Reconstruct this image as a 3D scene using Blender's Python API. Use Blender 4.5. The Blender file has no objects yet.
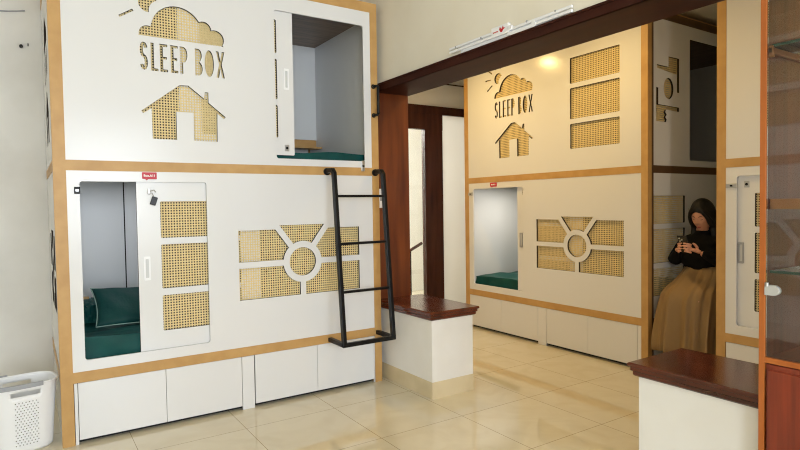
import bpy, bmesh, math, random
from mathutils import Vector, Matrix
random.seed(7)
PI = math.pi
sc = bpy.context.scene
COL = sc.collection

# ------------------------------------------------------------------ materials
def mat(name, col, rough=.5, spec=.5, metal=0., coat=0., coat_rough=.05, trans=0., ior=1.5, emit=None, estr=0., noise=None, bump=None, wood=None):
    m = bpy.data.materials.new(name); m.use_nodes = True
    nt = m.node_tree; b = nt.nodes['Principled BSDF']
    b.inputs['Base Color'].default_value = (*col, 1)
    b.inputs['Roughness'].default_value = rough
    b.inputs['Specular IOR Level'].default_value = spec
    b.inputs['Metallic'].default_value = metal
    b.inputs['Coat Weight'].default_value = coat
    b.inputs['Coat Roughness'].default_value = coat_rough
    b.inputs['Transmission Weight'].default_value = trans
    b.inputs['IOR'].default_value = ior
    if emit:
        b.inputs['Emission Color'].default_value = (*emit, 1)
        b.inputs['Emission Strength'].default_value = estr
    tc = nt.nodes.new('ShaderNodeTexCoord')
    if wood:      # (dark colour, stretch vector, scale)
        c2, st, s = wood
        mp = nt.nodes.new('ShaderNodeMapping'); mp.inputs['Scale'].default_value = st
        n = nt.nodes.new('ShaderNodeTexNoise'); n.inputs['Scale'].default_value = s; n.inputs['Detail'].default_value = 6
        r = nt.nodes.new('ShaderNodeMix'); r.data_type = 'RGBA'
        cr = nt.nodes.new('ShaderNodeValToRGB'); cr.color_ramp.elements[0].position = .35; cr.color_ramp.elements[1].position = .68
        nt.links.new(tc.outputs['Object'], mp.inputs[0]); nt.links.new(mp.outputs[0], n.inputs['Vector'])
        nt.links.new(n.outputs[0], cr.inputs[0]); nt.links.new(cr.outputs[0], r.inputs[0])
        r.inputs[6].default_value = (*col, 1); r.inputs[7].default_value = (*c2, 1)
        nt.links.new(r.outputs[2], b.inputs['Base Color'])
    if noise:     # (second colour, scale, amount)
        c2, s, amt = noise
        n = nt.nodes.new('ShaderNodeTexNoise'); n.inputs['Scale'].default_value = s; n.inputs['Detail'].default_value = 5
        r = nt.nodes.new('ShaderNodeMix'); r.data_type = 'RGBA'
        mr = nt.nodes.new('ShaderNodeMapRange'); mr.inputs[1].default_value = .4; mr.inputs[2].default_value = .7; mr.inputs[4].default_value = amt
        nt.links.new(tc.outputs['Object'], n.inputs['Vector']); nt.links.new(n.outputs[0], mr.inputs[0]); nt.links.new(mr.outputs[0], r.inputs[0])
        r.inputs[6].default_value = (*col, 1); r.inputs[7].default_value = (*c2, 1)
        nt.links.new(r.outputs[2], b.inputs['Base Color'])
    if bump:      # (scale, strength)
        n = nt.nodes.new('ShaderNodeTexNoise'); n.inputs['Scale'].default_value = bump[0]; n.inputs['Detail'].default_value = 6
        bp = nt.nodes.new('ShaderNodeBump'); bp.inputs['Strength'].default_value = bump[1]; bp.inputs['Distance'].default_value = .01
        nt.links.new(tc.outputs['Object'], n.inputs['Vector']); nt.links.new(n.outputs[0], bp.inputs['Height']); nt.links.new(bp.outputs[0], b.inputs['Normal'])
    return m

def srgb(r, g, b):
    f = lambda c: (c/255/12.92) if c/255 <= .04045 else ((c/255+.055)/1.055)**2.4
    return (f(r), f(g), f(b))

M = {}
M['board'] = mat('white_laminate', srgb(228, 228, 230), rough=.2, spec=.5)
M['trim_wood'] = mat('honey_wood', srgb(200, 158, 98), rough=.45, wood=(srgb(188, 145, 86), (1, 1, 1), 9))
M['cane'] = mat('woven_cane', srgb(231, 210, 158), rough=.6, noise=(srgb(214, 188, 130), 60, .6))
M['berth_shade'] = mat('painted_berth_shade', srgb(74, 62, 48), rough=.9)  # shade inside the berths, put into a dark sheet colour
M['cut_edge'] = mat('dark_sawn_edge', srgb(46, 36, 28), rough=.7)
M['inner'] = mat('pod_inner_board', srgb(228, 229, 230), rough=.3)
M['lining'] = mat('brown_wood_lining', srgb(128, 104, 82), rough=.4, wood=(srgb(92, 72, 55), (1, 9, 9), 5))
M['void'] = mat('black_shade_and_joint', srgb(22, 20, 20), rough=.7)  # black stands for shade under and inside the pods; also a joint line
M['floor'] = mat('polished_floor_tile', srgb(222, 213, 189), rough=.035, ior=1.75)
M['wall_cream'] = mat('cream_wall_paint', srgb(238, 232, 217), rough=.7, noise=(srgb(229, 221, 202), 2.5, .6))
M['wall_grey'] = mat('grey_beige_wall_paint', srgb(234, 232, 228), rough=.75, noise=(srgb(216, 213, 207), 1.8, .8))
M['white_wall'] = mat('white_wall_paint', srgb(240, 238, 234), rough=.6, noise=(srgb(228, 224, 216), 3, .5))
M['ceiling'] = mat('ceiling_paint', srgb(226, 220, 204), rough=.8)
M['dark_ceiling'] = mat('grey_ceiling_paint', srgb(150, 140, 125), rough=.8)
M['darkwood'] = mat('dark_polished_wood', srgb(78, 38, 24), rough=.25, wood=(srgb(54, 24, 15), (1, 1, .12), 14))
M['redwood'] = mat('red_brown_polished_wood', srgb(122, 62, 28), rough=.28, wood=(srgb(84, 36, 17), (1, 1, .1), 12))
M['capwood'] = mat('mahogany_cap', srgb(96, 42, 24), rough=.16, ior=1.6, wood=(srgb(58, 24, 15), (1, .15, 1), 12))
M['lintelwood'] = mat('dark_lintel_wood', srgb(64, 31, 22), rough=.5, spec=.1, wood=(srgb(52, 25, 18), (1, .15, 1), 10))
M['cabwood'] = mat('cabinet_orange_wood', srgb(184, 104, 44), rough=.35, wood=(srgb(168, 90, 36), (1, 1, .1), 14))
M['cabpanel'] = mat('cabinet_red_panel', srgb(138, 56, 32), rough=.35, wood=(srgb(108, 40, 24), (1, 3, .15), 12))
M['cabinner'] = mat('cabinet_varnished_side', srgb(150, 74, 52), rough=.35, spec=.2, coat=1., coat_rough=.01, wood=(srgb(126, 60, 44), (3, 1, .1), 10))
M['shelfwood'] = mat('cabinet_shelf_edge', srgb(196, 132, 86), rough=.35)
M['black'] = mat('black_metal', srgb(13, 13, 15), rough=.38, spec=.3)
M['silver'] = mat('brushed_metal', srgb(190, 188, 184), rough=.3, metal=.9)
M['plastic'] = mat('white_plastic', srgb(243, 244, 247), rough=.35)
M['grey_plastic'] = mat('grey_plastic', srgb(160, 162, 168), rough=.45)
M['vent_dark'] = mat('vent_shadow', srgb(112, 112, 114), rough=.7)
M['recess'] = mat('handle_recess', srgb(205, 206, 208), rough=.4)
M['clip'] = mat('satin_clip', srgb(200, 200, 198), rough=.35, metal=.3)
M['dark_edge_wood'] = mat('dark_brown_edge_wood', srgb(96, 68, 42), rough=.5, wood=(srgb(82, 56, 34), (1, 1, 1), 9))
M['red'] = mat('red_tag', srgb(196, 42, 60), rough=.4)
M['white_ink'] = mat('white_ink', srgb(245, 240, 240), rough=.5)
M['red_ink'] = mat('red_ink', srgb(190, 20, 30), rough=.5)
M['green'] = mat('teal_green_bedding', srgb(2, 80, 76), rough=.55, spec=.3, noise=(srgb(1, 62, 60), 6, .8), bump=(14, .35))
M['green_dark'] = mat('teal_green_pillow', srgb(2, 62, 59), rough=.6, spec=.3, bump=(30, .3))
M['piping'] = mat('pale_piping', srgb(140, 170, 160), rough=.6)
M['gold_thread'] = mat('gold_thread', srgb(150, 120, 80), rough=.5)
M['tile_beige'] = mat('beige_skirting_tile', srgb(222, 206, 172), rough=.15, noise=(srgb(206, 188, 150), 5, .6))
M['fob'] = mat('dark_key_fob', srgb(20, 22, 36), rough=.4)
M['skin'] = mat('skin', srgb(206, 150, 124), rough=.5)
M['lips'] = mat('lips', srgb(170, 70, 70), rough=.45)
M['hair'] = mat('black_hair', srgb(9, 8, 8), spec=.35, rough=.5, bump=(60, .3))
M['knit'] = mat('black_sweater', srgb(9, 9, 11), spec=.2, rough=.9)
M['skirt'] = mat('tan_skirt', srgb(142, 114, 76), rough=.85, bump=(90, .2))
M['shoe'] = mat('dark_shoe', srgb(30, 26, 24), rough=.5)
M['phone'] = mat('dark_phone', srgb(30, 30, 34), rough=.2)
M['phone_ring'] = mat('lens_ring', srgb(180, 180, 176), rough=.3, metal=.6)
M['stool'] = mat('slate_stool', srgb(92, 100, 108), rough=.5)
M['green_glass_edge'] = mat('green_glass_edge', srgb(60, 96, 84), rough=.15)
M['bulb'] = mat('warm_lamp_face', (1, 1, 1), emit=(1, .80, .50), estr=14)

def glass_mat(name, tint, alpha_gloss=.08):
    m = bpy.data.materials.new(name); m.use_nodes = True; nt = m.node_tree
    for n in list(nt.nodes): nt.nodes.remove(n)
    o = nt.nodes.new('ShaderNodeOutputMaterial'); t = nt.nodes.new('ShaderNodeBsdfTransparent'); g = nt.nodes.new('ShaderNodeBsdfGlossy')
    mx = nt.nodes.new('ShaderNodeMixShader'); fr = nt.nodes.new('ShaderNodeFresnel'); fr.inputs[0].default_value = 1.45
    t.inputs[0].default_value = (*tint, 1); g.inputs['Roughness'].default_value = .02
    nt.links.new(fr.outputs[0], mx.inputs[0]); nt.links.new(t.outputs[0], mx.inputs[1]); nt.links.new(g.outputs[0], mx.inputs[2]); nt.links.new(mx.outputs[0], o.inputs[0])
    return m
def frosted():
    m = bpy.data.materials.new('frosted_white_panel'); m.use_nodes = True; nt = m.node_tree
    for n in list(nt.nodes): nt.nodes.remove(n)
    o = nt.nodes.new('ShaderNodeOutputMaterial'); d = nt.nodes.new('ShaderNodeBsdfDiffuse'); t = nt.nodes.new('ShaderNodeBsdfTranslucent'); mx = nt.nodes.new('ShaderNodeMixShader')
    d.inputs[0].default_value = (.85, .85, .83, 1); t.inputs[0].default_value = (.9, .9, .88, 1); mx.inputs[0].default_value = .5
    nt.links.new(d.outputs[0], mx.inputs[1]); nt.links.new(t.outputs[0], mx.inputs[2]); nt.links.new(mx.outputs[0], o.inputs[0])
    return m
M['frosted'] = frosted()
M['glass'] = glass_mat('clear_glass', (.93, .95, .94))

def grid_lines(m, x0, y0, pitch, w, dark):
    """thin tile joints in a floor material, from object coordinates"""
    nt = m.node_tree; b = nt.nodes['Principled BSDF']
    tc = nt.nodes.new('ShaderNodeTexCoord'); sp = nt.nodes.new('ShaderNodeSeparateXYZ'); nt.links.new(tc.outputs['Object'], sp.inputs[0])
    def mth(op, a, bv=None):
        n = nt.nodes.new('ShaderNodeMath'); n.operation = op
        for i, v in enumerate((a, bv)):
            if v is None: continue
            if isinstance(v, (int, float)): n.inputs[i].default_value = v
            else: nt.links.new(v, n.inputs[i])
        return n.outputs[0]
    lines = []
    for ax, o in ((0, x0), (1, y0)):
        f = mth('FRACT', mth('DIVIDE', mth('SUBTRACT', sp.outputs[ax], o-pitch*20-w/2), pitch))
        lines.append(mth('LESS_THAN', f, w/pitch))
    line = mth('MAXIMUM', lines[0], lines[1])
    n = nt.nodes.new('ShaderNodeTexNoise'); n.inputs['Scale'].default_value = 3.5; n.inputs['Detail'].default_value = 8; n.inputs['Distortion'].default_value = 1.2
    nt.links.new(tc.outputs['Object'], n.inputs['Vector'])
    mr = nt.nodes.new('ShaderNodeMapRange'); mr.inputs[1].default_value = .42; mr.inputs[2].default_value = .68; nt.links.new(n.outputs[0], mr.inputs[0])
    base = nt.nodes.new('ShaderNodeMix'); base.data_type = 'RGBA'; nt.links.new(mr.outputs[0], base.inputs[0])
    c = b.inputs['Base Color'].default_value
    base.inputs[6].default_value = c; base.inputs[7].default_value = (c[0]*.93, c[1]*.91, c[2]*.87, 1)
    mx = nt.nodes.new('ShaderNodeMix'); mx.data_type = 'RGBA'; nt.links.new(line, mx.inputs[0]); nt.links.new(base.outputs[2], mx.inputs[6])
    mx.inputs[7].default_value = (*dark, 1); nt.links.new(mx.outputs[2], b.inputs['Base Color'])
grid_lines(M['floor'], 1.685, 2.80, .602, .003, srgb(140, 120, 88))

# ------------------------------------------------------------------ mesh helpers
def obj(name, bm, m, parent=None, smooth=False, bevel=0.):
    bmesh.ops.recalc_face_normals(bm, faces=bm.faces)
    me = bpy.data.meshes.new(name); bm.to_mesh(me); bm.free()
    if m: me.materials.append(m)
    o = bpy.data.objects.new(name, me); COL.objects.link(o)
    if parent is not None: o.parent = parent
    if smooth:
        for p in me.polygons: p.use_smooth = True
    if bevel:
        md = o.modifiers.new('bevel', 'BEVEL'); md.width = bevel; md.segments = 2; md.limit_method = 'ANGLE'
    return o

def box(bm, x0, x1, y0, y1, z0, z1):
    v = [bm.verts.new((x, y, z)) for x in (x0, x1) for y in (y0, y1) for z in (z0, z1)]
    for f in ((0, 1, 3, 2), (4, 6, 7, 5), (0, 4, 5, 1), (2, 3, 7, 6), (0, 2, 6, 4), (1, 5, 7, 3)):
        bm.faces.new([v[i] for i in f])

def boxes(*bs):
    bm = bmesh.new()
    for b in bs: box(bm, *b)
    return bm

def tube(bm, pts, r, n=10, closed=False):
    pts = [Vector(p) for p in pts]; rings = []
    for i, p in enumerate(pts):
        a = pts[i-1] if (i > 0 or closed) else p; b = pts[(i+1) % len(pts)] if (i < len(pts)-1 or closed) else p
        t = (b-a).normalized(); up = Vector((0, 0, 1)) if abs(t.z) < .9 else Vector((1, 0, 0))
        s = t.cross(up).normalized(); u = s.cross(t)
        rr = r[i] if isinstance(r, (list, tuple)) else r
        rings.append([bm.verts.new(p+(s*math.cos(2*PI*k/n)+u*math.sin(2*PI*k/n))*rr) for k in range(n)])
    m = len(rings)
    for i in range(m if closed else m-1):
        A, B = rings[i], rings[(i+1) % m]
        for k in range(n): bm.faces.new((A[k], A[(k+1) % n], B[(k+1) % n], B[k]))
    if not closed:
        bm.faces.new(rings[0]); bm.faces.new(rings[-1][::-1])

def disc(bm, c, axis, r, th, n=28):
    c = Vector(c); a = Vector(axis).normalized()
    tube(bm, [c-a*th/2, c+a*th/2], r, n)

def ball(bm, c, r, seg=16, rings=12):
    rx, ry, rz = r if isinstance(r, (tuple, list)) else (r, r, r)
    bmesh.ops.create_uvsphere(bm, u_segments=seg, v_segments=rings, radius=1, matrix=Matrix.Translation(c) @ Matrix.Diagonal((rx, ry, rz, 1)))

def root(name, loc, rot, label, cat, group=None):
    o = bpy.data.objects.new(name, None); COL.objects.link(o); o.location = loc; o.rotation_euler = (0, 0, rot)
    o.empty_display_size = .1
    o['label'] = label; o['category'] = cat
    if group: o['group'] = group
    return o
def tag(o, label, cat, group=None):
    o['label'] = label; o['category'] = cat
    if group: o['group'] = group
    return o
def struct(name, bm, m, **k):
    o = obj(name, bm, m, **k); o['kind'] = 'structure'; return o

def bake(o):
    """the evaluated mesh of o as a plain bmesh; o is removed"""
    dg = bpy.context.evaluated_depsgraph_get(); dg.update()
    me = bpy.data.meshes.new_from_object(o.evaluated_get(dg)); bm = bmesh.new(); bm.from_mesh(me)
    bpy.data.meshes.remove(me); d = o.data; bpy.data.objects.remove(o)
    return bm

def cut_sheet(outer, holes, th, f):
    """flat board of thickness th with real holes; f maps (a, b, depth) to 3D"""
    cu = bpy.data.curves.new('sheet', 'CURVE'); cu.dimensions = '2D'; cu.fill_mode = 'BOTH'; cu.extrude = th/2
    for poly in [outer]+holes:
        s = cu.splines.new('POLY'); s.points.add(len(poly)-1)
        for p, (a, b) in zip(s.points, poly): p.co = (a, b, 0, 1)
        s.use_cyclic_u = True
    o = bpy.data.objects.new('sheet', cu); COL.objects.link(o)
    bm = bake(o); bpy.data.curves.remove(cu)
    bmesh.ops.remove_doubles(bm, verts=bm.verts, dist=1e-5)
    for v in bm.verts: v.co = f(v.co.x, v.co.y, v.co.z+th/2)
    return bm

def burnt(o, keep=()):
    """the sawn edges of the cut-outs are dark; edges of the rectangles in keep stay the board's colour"""
    o.data.materials.append(M['cut_edge'])
    axis = max(range(3), key=lambda k: sum(abs(p.normal[k])*p.area for p in o.data.polygons))
    a_ax = [k for k in (0, 1) if k != axis][0]
    for p in o.data.polygons:
        if abs(p.normal[axis]) < .5:
            c = p.center
            if not any(x0-.002 <= c[a_ax] <= x1+.002 and z0-.002 <= c.z <= z1+.002 for x0, x1, z0, z1 in keep): p.material_index = 1
    return o

def text_bm(body, f, size, th=.0015):
    cu = bpy.data.curves.new('t', 'FONT'); cu.body = body; cu.align_x = 'CENTER'; cu.align_y = 'CENTER'; cu.extrude = th/2; cu.size = size; cu.offset = .0006
    o = bpy.data.objects.new('t', cu); COL.objects.link(o); bm = bake(o); bpy.data.curves.remove(cu)
    for v in bm.verts: v.co = f(v.co.x, v.co.y, v.co.z)
    return bm

def rrect(x0, x1, z0, z1, r=.015, n=4):
    out = []
    for cx, cz, a0 in ((x1-r, z1-r, 0), (x0+r, z1-r, 90), (x0+r, z0+r, 180), (x1-r, z0+r, 270)):
        for k in range(n+1):
            a = math.radians(a0+90*k/n); out.append((cx+r*math.cos(a), cz+r*math.sin(a)))
    return out

def stroke(pts, w):
    L, R = [], []
    for i, p in enumerate(pts):
        a = Vector(pts[max(i-1, 0)]); b = Vector(pts[min(i+1, len(pts)-1)]); t = (b-a).normalized(); n = Vector((-t.y, t.x))*w/2
        L.append((p[0]+n.x, p[1]+n.y)); R.append((p[0]-n.x, p[1]-n.y))
    return L+R[::-1]

# ------------------------------------------------------------------ cut-out artwork (pod coordinates: x from the pod's left edge, z up)
def letter(ch, x0, x1, z0=2.193, z1=2.361):
    w, h = x1-x0, z1-z0; t = .0178
    if ch == 'S':
        pts = []
        r = (w-t)/2; cx = (x0+x1)/2; q = (h-t)/2
        top = z1-t/2; mid = z0+h/2; bot = z0+t/2
        for a in range(20, 271, 25):
            A = math.radians(a); pts.append((cx+r*math.cos(A), top-q/2+q/2*math.sin(A)))
        for a in range(65, -161, -25):
            A = math.radians(a); pts.append((cx+r*math.cos(A), bot+q/2+q/2*math.sin(A)))
        return [stroke(pts, t)]
    P = lambda l: [(x0+a*w, z0+b*h) for a, b in l]
    tx, tz = t/w, t*.85/h
    if ch == 'L': return [P([(0, 0), (1, 0), (1, tz), (tx, tz), (tx, 1), (0, 1)])]
    if ch == 'E': return [P([(0, 0), (1, 0), (1, tz), (tx, tz), (tx, .5-tz/2), (.9, .5-tz/2), (.9, .5+tz/2), (tx, .5+tz/2), (tx, 1-tz), (1, 1-tz), (1, 1), (0, 1)])]
    if ch == 'P': return [P([(0, 0), (tx, 0), (tx, .42)]+[(.45+.55*math.sin(math.radians(a)), .71-.29*math.cos(math.radians(a))) for a in range(0, 181, 20)]+[(0, 1)])]
    if ch == 'B': return [P([(0, 0)]+[(.4+.6*math.sin(math.radians(a)), .26-.26*math.cos(math.radians(a))) for a in range(0, 161, 20)]+[(.4+.52*math.sin(math.radians(a)), .76-.24*math.cos(math.radians(a))) for a in range(20, 181, 20)]+[(0, 1)])]
    if ch == 'O': return [P([(.5+.5*math.cos(math.radians(a)), .5+.5*math.sin(math.radians(a))) for a in range(0, 360, 15)])]
    if ch == 'X': return [P([(0, 0), (.3, 0), (.5, .36), (.7, 0), (1, 0), (.66, .5), (1, 1), (.7, 1), (.5, .64), (.3, 1), (0, 1), (.34, .5)])]

def arc(cx, cz, r, a0, a1, n=10):
    return [(cx+r*math.cos(math.radians(a0+(a1-a0)*k/n)), cz+r*math.sin(math.radians(a0+(a1-a0)*k/n))) for k in range(n+1)]

def logo(dx=-.1294, dz=0., sun=True):
    H = []
    for ch, a, b in (('S', .597, .641), ('L', .658, .699), ('E', .710, .754), ('E', .772, .815), ('P', .827, .872), ('B', .918, .964), ('O', .977, 1.035), ('X', 1.050, 1.103)):
        H += letter(ch, a, b)
    # cloud: three bumps on a flat base
    H.append([(.593, 2.398), (1.102, 2.395)]+arc(1.045, 2.435, .058, -36, 113, 9)+arc(.975, 2.489, .048, 4, 117, 8)+arc(.818, 2.450, .153, 32, 162, 16)+arc(.645, 2.410, .051, 72, 186, 8))
    H.append([(.596, 1.946), (.820, 2.121), (.873, 2.123), (.966, 2.052), (.974, 2.092), (.995, 2.092), (.995, 2.027), (1.102, 1.943), (1.090, 1.930), (1.049, 1.962), (1.046, 1.781),
              (.900, 1.781), (.900, 1.957), (.797, 1.955), (.797, 1.781), (.656, 1.781), (.654, 1.966), (.606, 1.932)])
    if sun:
        # crescent sun, bitten by the cloud's clearance
        c1, r1, c2, r2 = (.650, 2.596), .054, (.722, 2.552), .068
        a = [p for p in arc(*c1, r1, -90, 270, 60) if math.hypot(p[0]-c2[0], p[1]-c2[1]) > r2]
        ang = lambda p: math.degrees(math.atan2(p[1]-c1[1], p[0]-c1[0])) % 360
        bite = math.degrees(math.atan2(c2[1]-c1[1], c2[0]-c1[0])) % 360
        a.sort(key=lambda p: (ang(p)-bite) % 360)
        b = [p for p in arc(*c2, r2, 0, 360, 90) if math.hypot(p[0]-c1[0], p[1]-c1[1]) < r1]
        b.sort(key=lambda p: math.hypot(p[0]-a[-1][0], p[1]-a[-1][1]))
        H.append(a+b)
        for ang_, r0, r_1 in ((213, .10, .19), (178, .105, .185), (143, .105, .18), (108, .10, .165), (73, .10, .16)):
            A = math.radians(ang_); d = (math.cos(A), math.sin(A))
            H.append(stroke([(c1[0]+d[0]*r0, c1[1]+d[1]*r0), (c1[0]+d[0]*r_1, c1[1]+d[1]*r_1)], .013))
    return [[(x+dx, z+dz) for x, z in h] for h in H]

def emblem(cx=1.4916, cz=.968, hw=.4555, zt=1.20, zb=.735, r=.100, R=.145, b=.0205):
    xl, xr = cx-hw, cx+hw
    on = lambda ang: (cx+R*math.cos(math.radians(ang)), cz+R*math.sin(math.radians(ang)))
    da = math.degrees(math.asin(b/R)); dg = 53.2      # diagonal bars leave the ring at +-dg from the horizontal
    dia = Vector((math.cos(math.radians(dg)), math.sin(math.radians(dg)))); nrm = Vector((-dia.y, dia.x))
    def diag_at(zz, side):   # x of the right diagonal bar's edge at height zz; side=+1 upper-left edge
        o = Vector((cx, cz))+nrm*b*side; return o.x+(zz-o.y)*dia.x/dia.y
    mir = lambda P: [(2*cx-x, z) for x, z in P][::-1]
    H = [arc(cx, cz, r, 0, 350, 35)]
    ru = [(xr, cz+b), (xr, zt), (diag_at(zt, -1), zt)]+arc(cx, cz, R, dg-da, da, 8)
    H += [ru, mir(ru)]
    top = [(2*cx-diag_at(zt+.028, 1), zt+.028), (diag_at(zt+.028, 1), zt+.028)][::-1]
    H.append([top[1], top[0]]+arc(cx, cz, R, dg+da, 180-dg-da, 8))
    rl = [(xr, cz-b), (xr, zb), (cx+b, zb)]+arc(cx, cz, R, -90+da, -da, 8)
    H += [rl, mir(rl)]
    return H

WIN_LOW = ((.596, .816), (.859, 1.132), (1.173, 1.399))
UP = 1.238      # the upper berth repeats the lower one this much higher
LETTERS_Z = (1.77, 2.64)

# ------------------------------------------------------------------ sleeping pods
def cane(name, x0, x1, z0, z1, f, parent, d0=0., pitch=.0165, w=.0078):
    bm = bmesh.new()
    def slab(a0, a1, b0, b1, c0, c1):
        v = [bm.verts.new(f(a, b, c)) for a in (a0, a1) for b in (b0, b1) for c in (c0, c1)]
        for q in ((0, 1, 3, 2), (4, 6, 7, 5), (0, 4, 5, 1), (2, 3, 7, 6), (0, 2, 6, 4), (1, 5, 7, 3)): bm.faces.new([v[i] for i in q])
    n = int((x1-x0)/pitch)+1
    for i in range(n):
        a = x0+i*pitch; slab(a, min(a+w, x1), z0, z1, d0, d0+.0009)
    n = int((z1-z0)/pitch)+1
    for i in range(n):
        a = z0+i*pitch; slab(x0, x1, a, min(a+w, z1), d0+.0007, d0+.0016)
    return obj(name, bm, M['cane'], parent)

def leaf(parent, s, x0, z0, pull_right, f, keys=False, lock_low=False, fn=None):
    """sliding door leaf .765 wide with three cane windows"""
    w = .765*s; x1 = x0+w; dz = z0-.475
    wins = [(x0+.133*s, x1-(.118 if pull_right else .133)*s, a+dz, b+dz) for a, b in WIN_LOW]
    lf = burnt(obj('sliding_door', cut_sheet(rrect(x0, x1, z0, z0+1.065, .01), [rrect(*q, .008) for q in wins], .016, lambda a, b, c: Vector((a, .026+c, b))), M['board'], parent))
    for q in wins: cane('cane_window', q[0]-.01, q[1]+.01, q[2]-.01, q[3]+.01, lambda a, b, c: Vector((a, .0425+c, b)), lf)
    hx = (x1-.052*s) if pull_right else (x0+.049*s)
    zc = z0+.515 if not pull_right else z0+.525
    hp = obj('pull_handle', cut_sheet(rrect(hx-.019, hx+.019, zc-.073, zc+.073, .006), [rrect(hx-.009, hx+.009, zc-.058, zc+.058, .004)], .006, lambda a, b, c: Vector((a, .020+c, b))), M['plastic'] if s == 1 else M['grey_plastic'], lf)
    obj('pull_recess', boxes((hx-.009, hx+.009, .0245, .0255, zc-.058, zc+.058)), M['recess'], hp)
    lx = (x1-.057*s) if pull_right else (x0+.083*s)
    lz = z0+.985 if not lock_low else z0+.02+.03
    if not keys:
        k = obj('door_lock', boxes((lx-.017, lx+.017, .0225, .026, lz-.022, lz+.022)), M['silver'], lf, bevel=.002)
        bm = bmesh.new(); disc(bm, (lx, .021, lz), (0, 1, 0), .009, .004, 16); obj('lock_barrel', bm, M['black'], k)
    else:
        k = obj('door_lock', boxes((lx-.020, lx-.004, .0225, .026, lz-.010, lz+.018)), M['silver'], lf, bevel=.002)
        bm = bmesh.new(); tube(bm, [(lx-.012+.012*math.cos(a*PI/6), .016, lz-.006+.012*math.sin(a*PI/6)) for a in range(12)], .0013, 6, closed=True)
        tube(bm, [(lx-.004, .016, lz+.002), (lx+.016, .015, lz+.010), (lx+.026, .015, lz-.004)], .003, 6)
        tube(bm, [(lx+.004, .014, lz-.008), (lx+.014, .013, lz-.030)], .002, 6)
        obj('key', bm, M['silver'], k)
        bm = bmesh.new(); box(bm, -.017, .017, -.006, .002, -.026, .026); 
        fb = obj('key_fob', bm, M['fob'], k, bevel=.005); fb.location = (lx+.013, .014, lz-.058); fb.rotation_euler = (0, math.radians(18), 0)
    return lf

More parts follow.
